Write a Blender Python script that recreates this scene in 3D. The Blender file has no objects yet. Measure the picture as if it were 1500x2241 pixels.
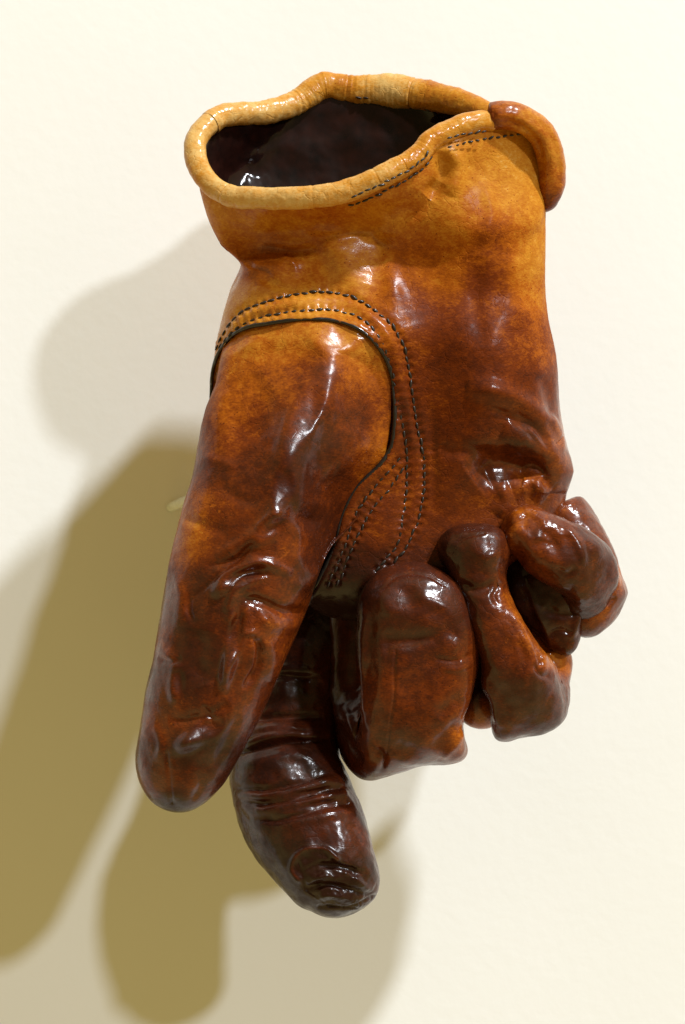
import bpy, math
import numpy as np
from mathutils import Vector, Matrix

# ------------------------------------------------------------------ scale
# The glove is authored in "units" of 0.142 mm (x right, y down, z off the glove's middle
# plane towards the viewer); the wall stands WALL units behind that plane.
K = 0.142e-3
DCAM = 3500.0
WALL = 490.0
ZC = 1.40
def U(p):
    p = np.array(np.atleast_2d(p), float)
    t = np.clip((1150 - p[:, 1]) / 950, 0, 1.05)           # the cuff leans out from the wall
    p[:, 2] += np.where(p[:, 2] > -WALL + 1, 95 * t * t * (1.9 - 0.9 * t), 0)
    s = K * (DCAM - p[:, 2]) / DCAM
    return np.stack([(p[:, 0] - 750) * s, -(p[:, 2] + WALL) * K, ZC - (p[:, 1] - 1120.5) * s], 1)

scene = bpy.context.scene
C = scene.collection

# ------------------------------------------------------------------ camera
cam_d = bpy.data.cameras.new("camera")
cam = bpy.data.objects.new("camera", cam_d); C.objects.link(cam)
cam.location = (0, -(WALL + DCAM) * K, ZC)
cam.rotation_euler = (math.pi / 2, 0, 0)
cam_d.sensor_fit = 'VERTICAL'; cam_d.sensor_height = 23.6
cam_d.lens = 23.6 * DCAM / 2241.0
cam_d.clip_start = 0.01; cam_d.clip_end = 50
cam_d.dof.use_dof = True
cam_d.dof.focus_distance = (DCAM - 130) * K
cam_d.dof.aperture_fstop = 10
scene.camera = cam

# ------------------------------------------------------------------ room light
world = bpy.data.worlds.new("World"); scene.world = world
world.use_nodes = True
bg = world.node_tree.nodes['Background']
bg.inputs[0].default_value = (0.37, 0.28, 0.10, 1); bg.inputs[1].default_value = 1.22
# warm bounce comes up from the lit wooden floor, the ceiling is dim
wt = world.node_tree
g_ = wt.nodes.new('ShaderNodeTexCoord'); sx_ = wt.nodes.new('ShaderNodeSeparateXYZ')
wt.links.new(g_.outputs['Generated'], sx_.inputs[0])
mr_ = wt.nodes.new('ShaderNodeMapRange'); mr_.interpolation_type = 'SMOOTHSTEP'
mr_.inputs['From Min'].default_value = -0.85; mr_.inputs['From Max'].default_value = 0.35
mr_.inputs['To Min'].default_value = 1.7; mr_.inputs['To Max'].default_value = 0.95
wt.links.new(sx_.outputs['Z'], mr_.inputs['Value'])
mf_ = wt.nodes.new('ShaderNodeMapRange'); mf_.interpolation_type = 'SMOOTHSTEP'    # the far side of the room is unlit
mf_.inputs['From Min'].default_value = -1.0; mf_.inputs['From Max'].default_value = -0.45
mf_.inputs['To Min'].default_value = 0.40; mf_.inputs['To Max'].default_value = 1.45
mm_ = wt.nodes.new('ShaderNodeMath'); mm_.operation = 'MULTIPLY'
wt.links.new(sx_.outputs['Y'], mf_.inputs['Value']); wt.links.new(mf_.outputs[0], mm_.inputs[0]); wt.links.new(mr_.outputs[0], mm_.inputs[1])
wt.links.new(mm_.outputs[0], bg.inputs[1])

def spot(name, d, dist, watts, size, col):
    l = bpy.data.lights.new(name, 'AREA'); l.shape = 'DISK'; l.size = size
    l.energy = watts; l.color = col
    o = bpy.data.objects.new(name, l); C.objects.link(o)
    d = Vector(d).normalized(); t = Vector((0.03, -0.06, ZC - 0.01))
    o.location = t + d * dist
    o.rotation_euler = (-d).to_track_quat('-Z', 'Y').to_euler()
    return o
spot("gallery_spotlight", (0.73, -1, 0.72), 5.0, 118.0, 0.28, (0.93, 0.99, 1.05))
spot("gallery_spotlight", (1.12, -1, 2.15), 5.0, 345.0, 0.26, (0.93, 0.99, 1.05))

vs = scene.view_settings
vs.view_transform = 'Standard'; vs.look = 'None'; vs.gamma = 1; vs.use_curve_mapping = False
vs.exposure = 0.0

# ------------------------------------------------------------------ materials
class NT:
    def __init__(s, name):
        m = bpy.data.materials.new(name); m.use_nodes = True
        s.m = m; s.t = m.node_tree; s.b = s.t.nodes['Principled BSDF']
    def n(s, typ, **kw):
        n = s.t.nodes.new(typ)
        for k, v in kw.items():
            if k.startswith('_'): setattr(n, k[1:], v)
            else: n.inputs[k].default_value = v
        return n
    def l(s, a, b): s.t.links.new(a, b)
    def math(s, op, a, b=0.0):
        n = s.n('ShaderNodeMath', _operation=op)
        for i, v in enumerate((a, b)):
            if isinstance(v, (int, float)): n.inputs[i].default_value = v
            else: s.l(v, n.inputs[i])
        return n.outputs[0]

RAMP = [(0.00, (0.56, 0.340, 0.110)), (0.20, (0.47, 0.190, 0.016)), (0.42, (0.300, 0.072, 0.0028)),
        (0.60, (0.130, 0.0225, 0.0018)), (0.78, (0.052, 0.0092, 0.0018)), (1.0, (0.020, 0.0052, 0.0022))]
def leather(name, coat=1.0, coat_rough=0.18, rough=0.58, bump=0.30, stretch=(1, 1, 1)):
    k = NT(name)
    at = k.n('ShaderNodeAttribute', _attribute_name='stain')
    tc = k.n('ShaderNodeTexCoord')
    mp = k.n('ShaderNodeMapping'); mp.inputs['Scale'].default_value = (0.9, 1, 1.25)
    mp.inputs['Rotation'].default_value = (0, 0.5, 0)
    k.l(tc.outputs['Object'], mp.inputs['Vector'])
    def noise(scale, detail, rough_, src):
        n = k.n('ShaderNodeTexNoise', Scale=scale, Detail=detail, Roughness=rough_)
        k.l(src, n.inputs['Vector']); return n.outputs['Fac']
    big = noise(70, 6, 0.62, tc.outputs['Object'])
    mid = noise(330, 6, 0.68, mp.outputs['Vector'])
    mp2 = k.n('ShaderNodeMapping'); mp2.inputs['Scale'].default_value = (1, 1, 2.0)
    mp2.inputs['Rotation'].default_value = (0, -0.45, 0)
    k.l(tc.outputs['Object'], mp2.inputs['Vector'])
    fine = noise(1100, 4, 0.6, mp2.outputs['Vector'])
    s = k.math('ADD', k.math('ADD', at.outputs['Fac'], 0.05), k.math('MULTIPLY', k.math('SUBTRACT', big, 0.5), 0.30))
    s = k.math('ADD', s, k.math('MULTIPLY', k.math('SUBTRACT', mid, 0.5), 0.50))
    s = k.math('ADD', s, k.math('MULTIPLY', k.math('SUBTRACT', fine, 0.5), 0.36))
    # pores / dye specks
    vo = k.n('ShaderNodeTexVoronoi', Scale=620); k.l(tc.outputs['Object'], vo.inputs['Vector'])
    sp = k.math('LESS_THAN', vo.outputs['Distance'], 0.13)
    sp = k.math('MULTIPLY', sp, k.math('GREATER_THAN', noise(160, 2, 0.5, tc.outputs['Object']), 0.55))
    s = k.math('ADD', s, k.math('MULTIPLY', sp, 0.22))
    # worn scuffs: pale rubbed flecks
    at2 = k.n('ShaderNodeAttribute', _attribute_name='scuff')
    sc = k.math('GREATER_THAN', k.math('ADD', mid, k.math('MULTIPLY', fine, 0.5)), 0.90)
    sc = k.math('MULTIPLY', sc, at2.outputs['Fac'])
    s = k.math('SUBTRACT', s, k.math('MULTIPLY', sc, 0.24))
    r = k.n('ShaderNodeValToRGB'); cr = r.color_ramp
    while len(cr.elements) < len(RAMP): cr.elements.new(0.5)
    for e, (p, c) in zip(cr.elements, RAMP): e.position = p; e.color = (*c, 1)
    k.l(s, r.inputs['Fac'])
    k.l(r.outputs['Color'], k.b.inputs['Base Color'])
    k.b.inputs['Roughness'].default_value = rough
    k.b.inputs['Specular IOR Level'].default_value = 0.05
    at3 = k.n('ShaderNodeAttribute', _attribute_name='gloss')
    pm = k.n('ShaderNodeMapRange'); pm.inputs['From Min'].default_value = 0.36; pm.inputs['From Max'].default_value = 0.56
    pm.inputs['To Min'].default_value = 0.45; pm.inputs['To Max'].default_value = 1.0
    k.l(noise(120, 4, 0.6, tc.outputs['Object']), pm.inputs['Value'])
    k.l(k.math('MULTIPLY', k.math('MULTIPLY', at3.outputs['Fac'], coat), pm.outputs[0]), k.b.inputs['Coat Weight'])
    k.b.inputs['Coat IOR'].default_value = 1.40
    rr = k.n('ShaderNodeMapRange'); rr.inputs['From Min'].default_value = 0.3; rr.inputs['From Max'].default_value = 0.72
    rr.inputs['To Min'].default_value = coat_rough * 0.7; rr.inputs['To Max'].default_value = coat_rough * 1.6
    k.l(big, rr.inputs['Value']); k.l(rr.outputs[0], k.b.inputs['Coat Roughness'])
    # grain
    v2 = k.n('ShaderNodeTexVoronoi', Scale=1500); k.l(mp.outputs['Vector'], v2.inputs['Vector'])
    h = k.math('ADD', k.math('MULTIPLY', v2.outputs['Distance'], 0.25), k.math('MULTIPLY', mid, 1.2))
    h = k.math('ADD', h, k.math('MULTIPLY', fine, 0.35))
    # fine creasing of the hide
    wp = k.n('ShaderNodeVectorMath', _operation='MULTIPLY_ADD'); nv = k.n('ShaderNodeTexNoise', Scale=150, Detail=3.0)
    k.l(tc.outputs['Object'], nv.inputs['Vector']); k.l(nv.outputs['Color'], wp.inputs[0]); wp.inputs[1].default_value = (0.006, 0.006, 0.006); k.l(tc.outputs['Object'], wp.inputs[2])
    ve = k.n('ShaderNodeTexVoronoi', Scale=230, _feature='DISTANCE_TO_EDGE'); k.l(wp.outputs[0], ve.inputs['Vector'])
    ck = k.n('ShaderNodeMapRange'); ck.inputs['From Min'].default_value = 0.0; ck.inputs['From Max'].default_value = 0.055
    ck.inputs['To Min'].default_value = 1.0; ck.inputs['To Max'].default_value = 0.0
    k.l(ve.outputs['Distance'], ck.inputs['Value'])
    ckm = k.math('MULTIPLY', ck.outputs[0], k.math('GREATER_THAN', noise(90, 3, 0.5, tc.outputs['Object']), 0.52))
    h = k.math('SUBTRACT', h, k.math('MULTIPLY', ckm, 0.55))
    bp = k.n('ShaderNodeBump', Strength=bump, Distance=0.0005); k.l(h, bp.inputs['Height'])
    k.l(bp.outputs['Normal'], k.b.inputs['Normal'])
    bp2 = k.n('ShaderNodeBump', Strength=bump * 0.32, Distance=0.0004); k.l(h, bp2.inputs['Height'])
    k.l(bp2.outputs['Normal'], k.b.inputs['Coat Normal'])
    return k.m
M_leather = leather('waxed_leather')
M_hem = leather('hem_leather', coat=0.8, coat_rough=0.16, bump=0.35)

def plain(name, col, rough, coat=0.0, metal=0.0, nscale=300, namp=0.35, bump=0.2, coat_rough=0.15, spec=0.3):
    k = NT(name)
    tc = k.n('ShaderNodeTexCoord')
    n = k.n('ShaderNodeTexNoise', Scale=nscale, Detail=5.0, Roughness=0.6); k.l(tc.outputs['Object'], n.inputs['Vector'])
    r = k.n('ShaderNodeValToRGB')
    r.color_ramp.elements[0].position = 0.3; r.color_ramp.elements[1].position = 0.7
    r.color_ramp.elements[0].color = (*[c * (1 - namp) for c in col], 1)
    r.color_ramp.elements[1].color = (*[min(1, c * (1 + namp)) for c in col], 1)
    k.l(n.outputs['Fac'], r.inputs['Fac']); k.l(r.outputs['Color'], k.b.inputs['Base Color'])
    k.b.inputs['Roughness'].default_value = rough; k.b.inputs['Metallic'].default_value = metal
    k.b.inputs['Specular IOR Level'].default_value = spec
    k.b.inputs['Coat Weight'].default_value = coat; k.b.inputs['Coat Roughness'].default_value = coat_rough
    bp = k.n('ShaderNodeBump', Strength=bump, Distance=0.0005); k.l(n.outputs['Fac'], bp.inputs['Height'])
    k.l(bp.outputs['Normal'], k.b.inputs['Normal'])
    return k.m
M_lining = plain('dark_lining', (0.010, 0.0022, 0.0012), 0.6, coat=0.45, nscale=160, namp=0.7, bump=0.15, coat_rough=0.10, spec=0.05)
M_thread = plain('waxed_thread', (0.020, 0.011, 0.006), 0.5, coat=0.3, nscale=900)
M_cord = plain('black_welt', (0.012, 0.008, 0.007), 0.42, coat=0.5, nscale=700)
M_peg = plain('grey_steel', (0.70, 0.72, 0.68), 0.4, metal=0.0, nscale=500, namp=0.15)
M_lint = plain('lint', (0.05, 0.03, 0.02), 0.8, nscale=500)

def wall_material():
    k = NT('wall_paint')
    tc = k.n('ShaderNodeTexCoord')
    n = k.n('ShaderNodeTexNoise', Scale=220.0, Detail=5.0, Roughness=0.55); k.l(tc.outputs['Object'], n.inputs['Vector'])
    n2 = k.n('ShaderNodeTexNoise', Scale=9.0, Detail=3.0); k.l(tc.outputs['Object'], n2.inputs['Vector'])
    r = k.n('ShaderNodeValToRGB')
    r.color_ramp.elements[0].position = 0.3; r.color_ramp.elements[0].color = (0.80, 0.795, 0.77, 1)
    r.color_ramp.elements[1].position = 0.7; r.color_ramp.elements[1].color = (0.825, 0.82, 0.80, 1)
    k.l(n2.outputs['Fac'], r.inputs['Fac']); k.l(r.outputs['Color'], k.b.inputs['Base Color'])
    k.b.inputs['Roughness'].default_value = 0.75; k.b.inputs['Specular IOR Level'].default_value = 0.25
    bp = k.n('ShaderNodeBump', Strength=0.11, Distance=0.0008); k.l(n.outputs['Fac'], bp.inputs['Height'])
    k.l(bp.outputs['Normal'], k.b.inputs['Normal'])
    return k.m
M_wall = wall_material()

# ------------------------------------------------------------------ mesh helpers
def mesh_obj(name, V, F, mat, parent=None, attrs=None, smooth=True):
    me = bpy.data.meshes.new(name)
    F = np.asarray(F, np.int32)
    me.vertices.add(len(V)); me.vertices.foreach_set('co', np.ascontiguousarray(V, np.float32).ravel())
    nf, k = F.shape
    me.loops.add(nf * k); me.loops.foreach_set('vertex_index', F.ravel())
    me.polygons.add(nf)
    me.polygons.foreach_set('loop_start', np.arange(0, nf * k, k, dtype=np.int32))
    me.polygons.foreach_set('loop_total', np.full(nf, k, np.int32))
    me.polygons.foreach_set('use_smooth', np.full(nf, smooth))
    me.update(calc_edges=True); me.validate()
    for an, av in (attrs or {}).items():
        a = me.attributes.new(an, 'FLOAT', 'POINT'); a.data.foreach_set('value', np.asarray(av, np.float32))
    me.materials.append(mat)
    o = bpy.data.objects.new(name, me); C.objects.link(o)
    if parent is not None: o.parent = parent
    return o

def hermite(ts, pts, t):
    """smooth curve through pts (n,k) at knots ts"""
    ts = np.asarray(ts, float); pts = np.asarray(pts, float); t = np.asarray(t, float)
    m = np.zeros_like(pts); h = np.diff(ts); d = np.diff(pts, axis=0) / h[:, None]
    m[0] = d[0]; m[-1] = d[-1]
    m[1:-1] = (d[:-1] * h[1:, None] + d[1:] * h[:-1, None]) / (h[1:] + h[:-1])[:, None]
    i = np.clip(np.searchsorted(ts, t, side='right') - 1, 0, len(ts) - 2)
    u = ((t - ts[i]) / h[i])[:, None]; H = h[i][:, None]
    return ((2*u**3 - 3*u**2 + 1) * pts[i] + (u**3 - 2*u**2 + u) * H * m[i]
            + (-2*u**3 + 3*u**2) * pts[i+1] + (u**3 - u**2) * H * m[i+1])
def chord(pts):
    pts = np.asarray(pts, float)
    return np.r_[0, np.cumsum(np.linalg.norm(np.diff(pts, axis=0), axis=1))]
def smooth_line(pts, step):
    pts = np.asarray(pts, float); ts = chord(pts)
    return hermite(ts, pts, np.linspace(0, ts[-1], max(2, int(round(ts[-1] / step)) + 1)))
def sstep(a, b, x):
    t = np.clip((x - a) / (b - a), 0, 1); return t * t * (3 - 2 * t)

def vnoise(P, scale, seed=0, octaves=3):
    out = np.zeros(len(P)); amp = 1.0; tot = 0
    for o in range(octaves):
        q = np.asarray(P) / scale * (2 ** o) + seed * 17.31 + o * 5.7
        i = np.floor(q).astype(np.int64); f = q - i; f = f * f * (3 - 2 * f)
        r = 0
        for dx in (0, 1):
            for dy in (0, 1):
                for dz in (0, 1):
                    hsh = ((i[:, 0]+dx) * 73856093) ^ ((i[:, 1]+dy) * 19349663) ^ ((i[:, 2]+dz) * 83492791)
                    hsh = (hsh * 2654435761 + 12345) & 0xffffffff
                    hsh = ((hsh ^ (hsh >> 15)) * 2246822519) & 0xffffffff
                    hv = ((hsh ^ (hsh >> 13)) & 0xffff) / 65535.0
                    w = (f[:, 0] if dx else 1-f[:, 0]) * (f[:, 1] if dy else 1-f[:, 1]) * (f[:, 2] if dz else 1-f[:, 2])
                    r = r + w * hv
        out += amp * (r - 0.5) * 2; tot += amp; amp *= 0.5
    return out / tot

def polydist(P, line):
    """distance in the x-y plane from points to polyline, plus running parameter 0..1"""
    line = np.asarray(line, float); best = np.full(len(P), 1e9); par = np.zeros(len(P))
    cl = chord(line[:, :2]); L = cl[-1]
    for a, b, s0, s1 in zip(line[:-1], line[1:], cl[:-1], cl[1:]):
        d = b[:2] - a[:2]; ll = d @ d
        if ll < 1e-9: continue
        t = np.clip(((P[:, 0]-a[0])*d[0] + (P[:, 1]-a[1])*d[1]) / ll, 0, 1)
        dd = np.hypot(P[:, 0]-a[0]-t*d[0], P[:, 1]-a[1]-t*d[1])
        m = dd < best; best[m] = dd[m]; par[m] = (s0 + t[m]*(s1-s0)) / L
    return best, par
def inside(P, poly):
    poly = np.asarray(poly, float); r = np.zeros(len(P), bool); n = len(poly); j = n - 1
    for i in range(n):
        xi, yi = poly[i][:2]; xj, yj = poly[j][:2]
        c = ((yi > P[:, 1]) != (yj > P[:, 1])) & (P[:, 0] < (xj-xi)*(P[:, 1]-yi)/((yj-yi) or 1e-9) + xi)
        r ^= c; j = i
    return r

class Grid:
    """a tube of N rings x M points (closed round M); x, y, z in units"""
    def __init__(s, P): s.P = P; s.N, s.M = P.shape[:2]
    def flat(s): return s.P.reshape(-1, 3)
    def normals(s):
        P = s.P
        du = np.roll(P, -1, 1) - np.roll(P, 1, 1)
        dv = np.empty_like(P); dv[1:-1] = P[2:] - P[:-2]; dv[0] = P[1]-P[0]; dv[-1] = P[-1]-P[-2]
        n = np.cross(du, dv); n /= np.linalg.norm(n, axis=2, keepdims=True) + 1e-9
        c = P.mean(1, keepdims=True)
        if ((n * (P - c)).sum() < 0): n = -n
        return n.reshape(-1, 3)
    def sculpt(s, strokes, seed=1, warp=5.0):
        for st in strokes:
            pts, r, amp = st[:3]; side = st[3] if len(st) > 3 else 0
            ln = smooth_line(pts, max(6, r * 0.7)) if len(pts) > 2 else np.asarray(pts, float)
            F = s.flat(); lo = ln.min(0) - 3*r - 12; hi = ln.max(0) + 3*r + 12
            idx = np.where((F[:, 0] > lo[0]) & (F[:, 0] < hi[0]) & (F[:, 1] > lo[1]) & (F[:, 1] < hi[1]))[0]
            if not len(idx): continue
            nn = s.normals()[idx]
            Q = F[idx]
            if warp:
                W = np.stack([vnoise(Q, 60, seed+3, 2), vnoise(Q, 60, seed+9, 2)], 1) * warp
            else: W = 0
            d, t = polydist(Q[:, :2] + W, ln)
            fade = np.clip(np.minimum(t, 1-t) / 0.22, 0, 1) ** 0.7 if side != 2 else 1.0
            w = amp * np.exp(-(d / r) ** 2) * fade * sstep(-0.05, 0.35, nn[:, 2])
            F[idx] += nn * w[:, None]
    def bumps(s, lst):
        F = s.flat(); n = s.normals()
        fr = sstep(-0.1, 0.4, n[:, 2])
        for x, y, rx, ry, ang, amp in lst:
            c, q = math.cos(math.radians(ang)), math.sin(math.radians(ang))
            dx, dy = F[:, 0]-x, F[:, 1]-y
            a, b = (dx*c + dy*q) / rx, (-dx*q + dy*c) / ry
            F[:, 2] += amp * np.exp(-(a*a + b*b)) * fr
    def facet(s, lst):
        F = s.flat(); n = s.normals(); fr = sstep(0.0, 0.3, n[:, 2])
        for x, y, rx, ry, ang, sx, sy, k in lst:
            c, q = math.cos(math.radians(ang)), math.sin(math.radians(ang)); dx, dy = F[:, 0]-x, F[:, 1]-y
            r2 = ((dx*c + dy*q)/rx)**2 + ((-dx*q + dy*c)/ry)**2
            zc = F[(r2 < 0.25) & (fr > 0.2), 2].max(initial=-500)
            w = np.exp(-r2*r2) * fr * sstep(zc-110, zc-75, F[:, 2])
            z0 = (F[:, 2]*w).sum() / max(w.sum(), 1e-6)
            F[:, 2] += k * w * (z0 + sx*dx + sy*dy - F[:, 2])
    def pull(s, lst):
        F = s.flat()
        for x, y, r, dx, dy in lst:
            w = np.exp(-((F[:, 0]-x)**2 + (F[:, 1]-y)**2) / r**2)
            F[:, 0] += w*dx; F[:, 1] += w*dy
    def rough(s, lst):
        for scale, amp, seed, octv in lst:
            F = s.flat(); n = s.normals(); F += n * (vnoise(F, scale, seed, octv) * amp)[:, None]
    def faces(s, close=True, cap0=False, cap1=False):
        N, M = s.N, s.M
        i = np.arange(N-1)[:, None] * M; j = np.arange(M)[None]; j2 = (j + 1) % M
        return np.stack([i+j, i+j2, i+M+j2, i+M+j], 2).reshape(-1, 4)

def sweep(keys, N, M, ref=(1, 0, 0), n=2.3, cap0=0.0, cap1=0.0, blunt=2.2):
    """keys: x y z halfwidth halfdepth ; tube across the given reference width axis"""
    keys = np.asarray(keys, float); ts = chord(keys[:, :3]); L = ts[-1]
    u = np.linspace(0, 1, N); t = u * L
    # denser rings in the rounded ends
    def dens(x, c): return c * (1 - np.cos(x * np.pi / 2))
    parts = []; n0 = int(N * 0.16) if cap0 else 0; n1 = int(N * 0.16) if cap1 else 0
    if cap0: parts.append(dens(np.linspace(0, 1, n0, endpoint=False), cap0))
    parts.append(np.linspace(cap0, L - cap1, N - n0 - n1))
    if cap1: parts.append(L - dens(np.linspace(0, 1, n1, endpoint=False), cap1)[::-1])
    t = np.concatenate(parts)
    k = hermite(ts, keys, t)
    c = k[:, :3]; e = 1e-3 * L
    T = hermite(ts, keys, np.clip(t+e, 0, L))[:, :3] - hermite(ts, keys, np.clip(t-e, 0, L))[:, :3]
    for _ in range(6): T[1:-1] = (T[:-2] + 2*T[1:-1] + T[2:]) / 4
    T /= np.linalg.norm(T, axis=1, keepdims=True)
    if keys.shape[1] >= 8: R = k[:, 5:8]
    else: R = np.tile(np.asarray(ref, float), (N, 1))
    W = R - (R * T).sum(1, keepdims=True) * T; W /= np.linalg.norm(W, axis=1, keepdims=True)
    B = np.cross(T, W)
    sc = np.ones(N)
    if cap0: x = np.clip(1 - t / cap0, 0, 1); sc *= np.maximum(1 - x**blunt, 1e-4) ** (1/blunt)
    if cap1: x = np.clip(1 - (L - t) / cap1, 0, 1); sc *= np.maximum(1 - x**blunt, 1e-4) ** (1/blunt)
    th = np.linspace(0, 2*np.pi, M, endpoint=False)
    cx = np.sign(np.cos(th)) * np.abs(np.cos(th)) ** (2/n); cy = np.sign(np.sin(th)) * np.abs(np.sin(th)) ** (2/n)
    P = (c[:, None] + W[:, None] * (k[:, 3]*sc)[:, None, None] * cx[None, :, None]
         + B[:, None] * (k[:, 4]*sc)[:, None, None] * cy[None, :, None])
    return Grid(P)

def tube(line, r, M=20, closed=False):
    line = np.asarray(line, float); N = len(line)
    r = np.broadcast_to(np.asarray(r, float), (N,))
    T = np.gradient(line, axis=0); T /= np.linalg.norm(T, axis=1, keepdims=True) + 1e-9
    up = np.array([0.1, 0.2, 1.0]); W = np.cross(T, up); W /= np.linalg.norm(W, axis=1, keepdims=True) + 1e-9
    B = np.cross(T, W); th = np.linspace(0, 2*np.pi, M, endpoint=False)
    return Grid(line[:, None] + r[:, None, None] * (W[:, None]*np.cos(th)[None, :, None] + B[:, None]*np.sin(th)[None, :, None]))

def field(F, pts, soft=70.0):
    """stain colour laid on by scattered daubs (x, y, value)"""
    pts = np.asarray(pts, float); w = np.zeros(len(F)); v = np.zeros(len(F))
    for x, y, a in pts:
        d2 = ((F[:, 0]-x)**2 + (F[:, 1]-y)**2)
        g = 1.0 / (d2 + soft**2) ** 2
        w += g; v += g*a
    return v / w

# ------------------------------------------------------------------ setting
wv = np.array([[-3, 0, 0], [3, 0, 0], [3, 0, 3], [-3, 0, 3], [-3, .1, 0], [3, .1, 0], [3, .1, 3], [-3, .1, 3]], float)
wall = mesh_obj('wall', wv, [[0, 1, 2, 3], [5, 4, 7, 6], [4, 0, 3, 7], [1, 5, 6, 2], [3, 2, 6, 7], [4, 5, 1, 0]], M_wall, smooth=False)
wall['kind'] = 'structure'; wall['label'] = 'plain cream white painted gallery wall behind the glove'

# ------------------------------------------------------------------ the glove
glove = bpy.data.objects.new('leather_glove', None); C.objects.link(glove)
glove.location = Vector(U((830, 760, -150))[0]); glove.empty_display_size = 0.05
glove['label'] = 'stiff waxed brown leather work glove hung fingers down on the wall'
glove['category'] = 'glove'
bpy.context.view_layer.update()
ginv = np.array(glove.location)
def part(name, G, mat, stain=None, scuff=None, extra=None, gloss=None):
    Gs = G if isinstance(G, list) else [G]
    P = np.concatenate([g.flat() for g in Gs])
    V = U(P) - ginv
    F = []; o0 = 0
    for g in Gs: F.append(g.faces() + o0); o0 += g.N * g.M
    F = np.concatenate(F)
    at = {}
    at['stain'] = stain if stain is not None else np.full(len(P), 0.5)
    at['scuff'] = scuff if scuff is not None else np.zeros(len(P))
    at['gloss'] = gloss if gloss is not None else np.full(len(P), 0.9)
    return mesh_obj(name, V, F, mat, glove, at)

def c2(pts, s=1/1.6667, ox=380, oy=550): return [(ox + x*s, oy + y*s) for x, y in pts]
SEAM = c2([(135,600),(138,520),(145,430),(165,370),(210,310),(270,277),(340,264),(420,252),(500,247),(580,252),(640,267),
           (690,292),(740,340),(775,390),(795,450),(803,520),(808,590),(805,650),(795,710),(760,770),(710,820),(670,860),
           (640,910),(615,970),(600,1030)]) + [(738,1180), (716,1235), (684,1298)]
ROW_A = c2([(158,350),(185,295),(215,255),(260,217),(330,187),(400,167),(470,154),(540,149),(600,154),(650,167),(700,192),(750,227),
            (790,262),(820,307),(845,362),(860,432),(870,502),(880,570),(890,640),(905,700),(913,770),(915,850),(905,930),(890,990),(865,1050),(835,1100),(790,1150)])
ROW_B = c2([(172,345),(205,305),(250,268),(300,247),(350,235),(420,222),(490,215),(560,213),(620,222),(670,240),(715,272),(750,315),(775,365),
            (795,430),(812,500),(825,575),(838,640),(848,700),(852,770),(852,850),(845,920),(835,990),(820,1060),(785,1110),(745,1160)])
ROW_C = c2([(820,762),(790,800),(755,835),(730,870),(700,905),(680,935),(660,975),(645,1015),(630,1060),(612,1110),(590,1165),(565,1215)])
ROW_D = c2([(832,800),(802,845),(780,878),(750,908),(725,942),(700,982),(680,1022),(660,1065),(640,1110),(620,1165),(600,1210)])

# ---- palm and cuff
RIM = np.array([(0.00,428,312,-20),(0.04,446,385,30),(0.08,492,424,70),(0.14,580,434,120),(0.20,680,432,150),(0.26,770,414,155),
    (0.32,850,379,145),(0.38,918,338,118),(0.42,955,300,98),(0.46,1062,264,60),(0.50,1180,308,-12),(0.56,1065,246,-80),(0.64,930,203,-160),
    (0.70,850,188,-185),(0.76,762,190,-195),(0.81,705,188,-190),(0.86,650,224,-170),(0.91,580,246,-130),(0.96,480,256,-70)], float)
def rim(u):
    u = np.mod(u, 1.0)
    r = np.vstack([RIM[-3:], RIM, RIM[:3]]); r[:3, 0] -= 1; r[-3:, 0] += 1
    return hermite(r[:, 0], r[:, 1:], u)
NB, MB_ = 430, 620
KEYS = [  # L, R, F(ront), B(ack)
 ((446,425,-20),(1194,425,-20),(800,500,84),(810,350,-190)),
 ((482,512,-20),(1193,510,-20),(810,565,60),(820,440,-172)),
 ((532,572,-15),(1192,600,-20),(830,625,92),(840,520,-165)),
 ((502,650,-10),(1197,680,-20),(830,705,142),(840,620,-165)),
 ((470,785,-10),(1216,780,-20),(830,820,155),(840,760,-165)),
 ((463,930,-10),(1224,900,-20),(830,950,148),(840,900,-165)),
 ((500,1060,-10),(1246,1020,-20),(850,1070,130),(850,1040,-160)),
 ((590,1200,-15),(1230,1125,-25),(880,1200,118),(860,1180,-150)),
 ((660,1290,-20),(1190,1200,-30),(880,1280,100),(880,1280,-140)),
 ((730,1330,-30),(1130,1260,-35),(885,1335,40),(885,1320,-110)),
 ((850,1345,-45),(960,1310,-45),(890,1345,-30),(890,1345,-60))]
u = np.arange(MB_) / MB_
th = np.pi + 2*np.pi*u        # u=0 left, .25 front, .5 right, .75 back
ne = 2.7
ca = np.sign(np.cos(th))*np.abs(np.cos(th))**(2/ne)
sa = np.abs(np.sin(th))**(2/ne)
rings = [rim(u)]
for L_, R_, F_, B_ in KEYS:
    L_, R_, F_, B_ = map(np.array, (L_, R_, F_, B_))
    c = (L_ + R_) / 2
    Q = c + (R_ - L_)/2 * ca[:, None] + np.where((u < .5)[:, None], F_ - c, B_ - c) * sa[:, None]
    rings.append(Q)
rings = np.array(rings, float)                          # keys x M x 3
vk = np.r_[0, 105, 195, 265, 345, 470, 600, 730, 865, 960, 1020, 1090].astype(float)
P = hermite(vk, rings.reshape(len(vk), -1), np.linspace(0, vk[-1], NB)).reshape(NB, MB_, 3)
body = Grid(P.copy())
inner_src = P.copy()

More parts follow.
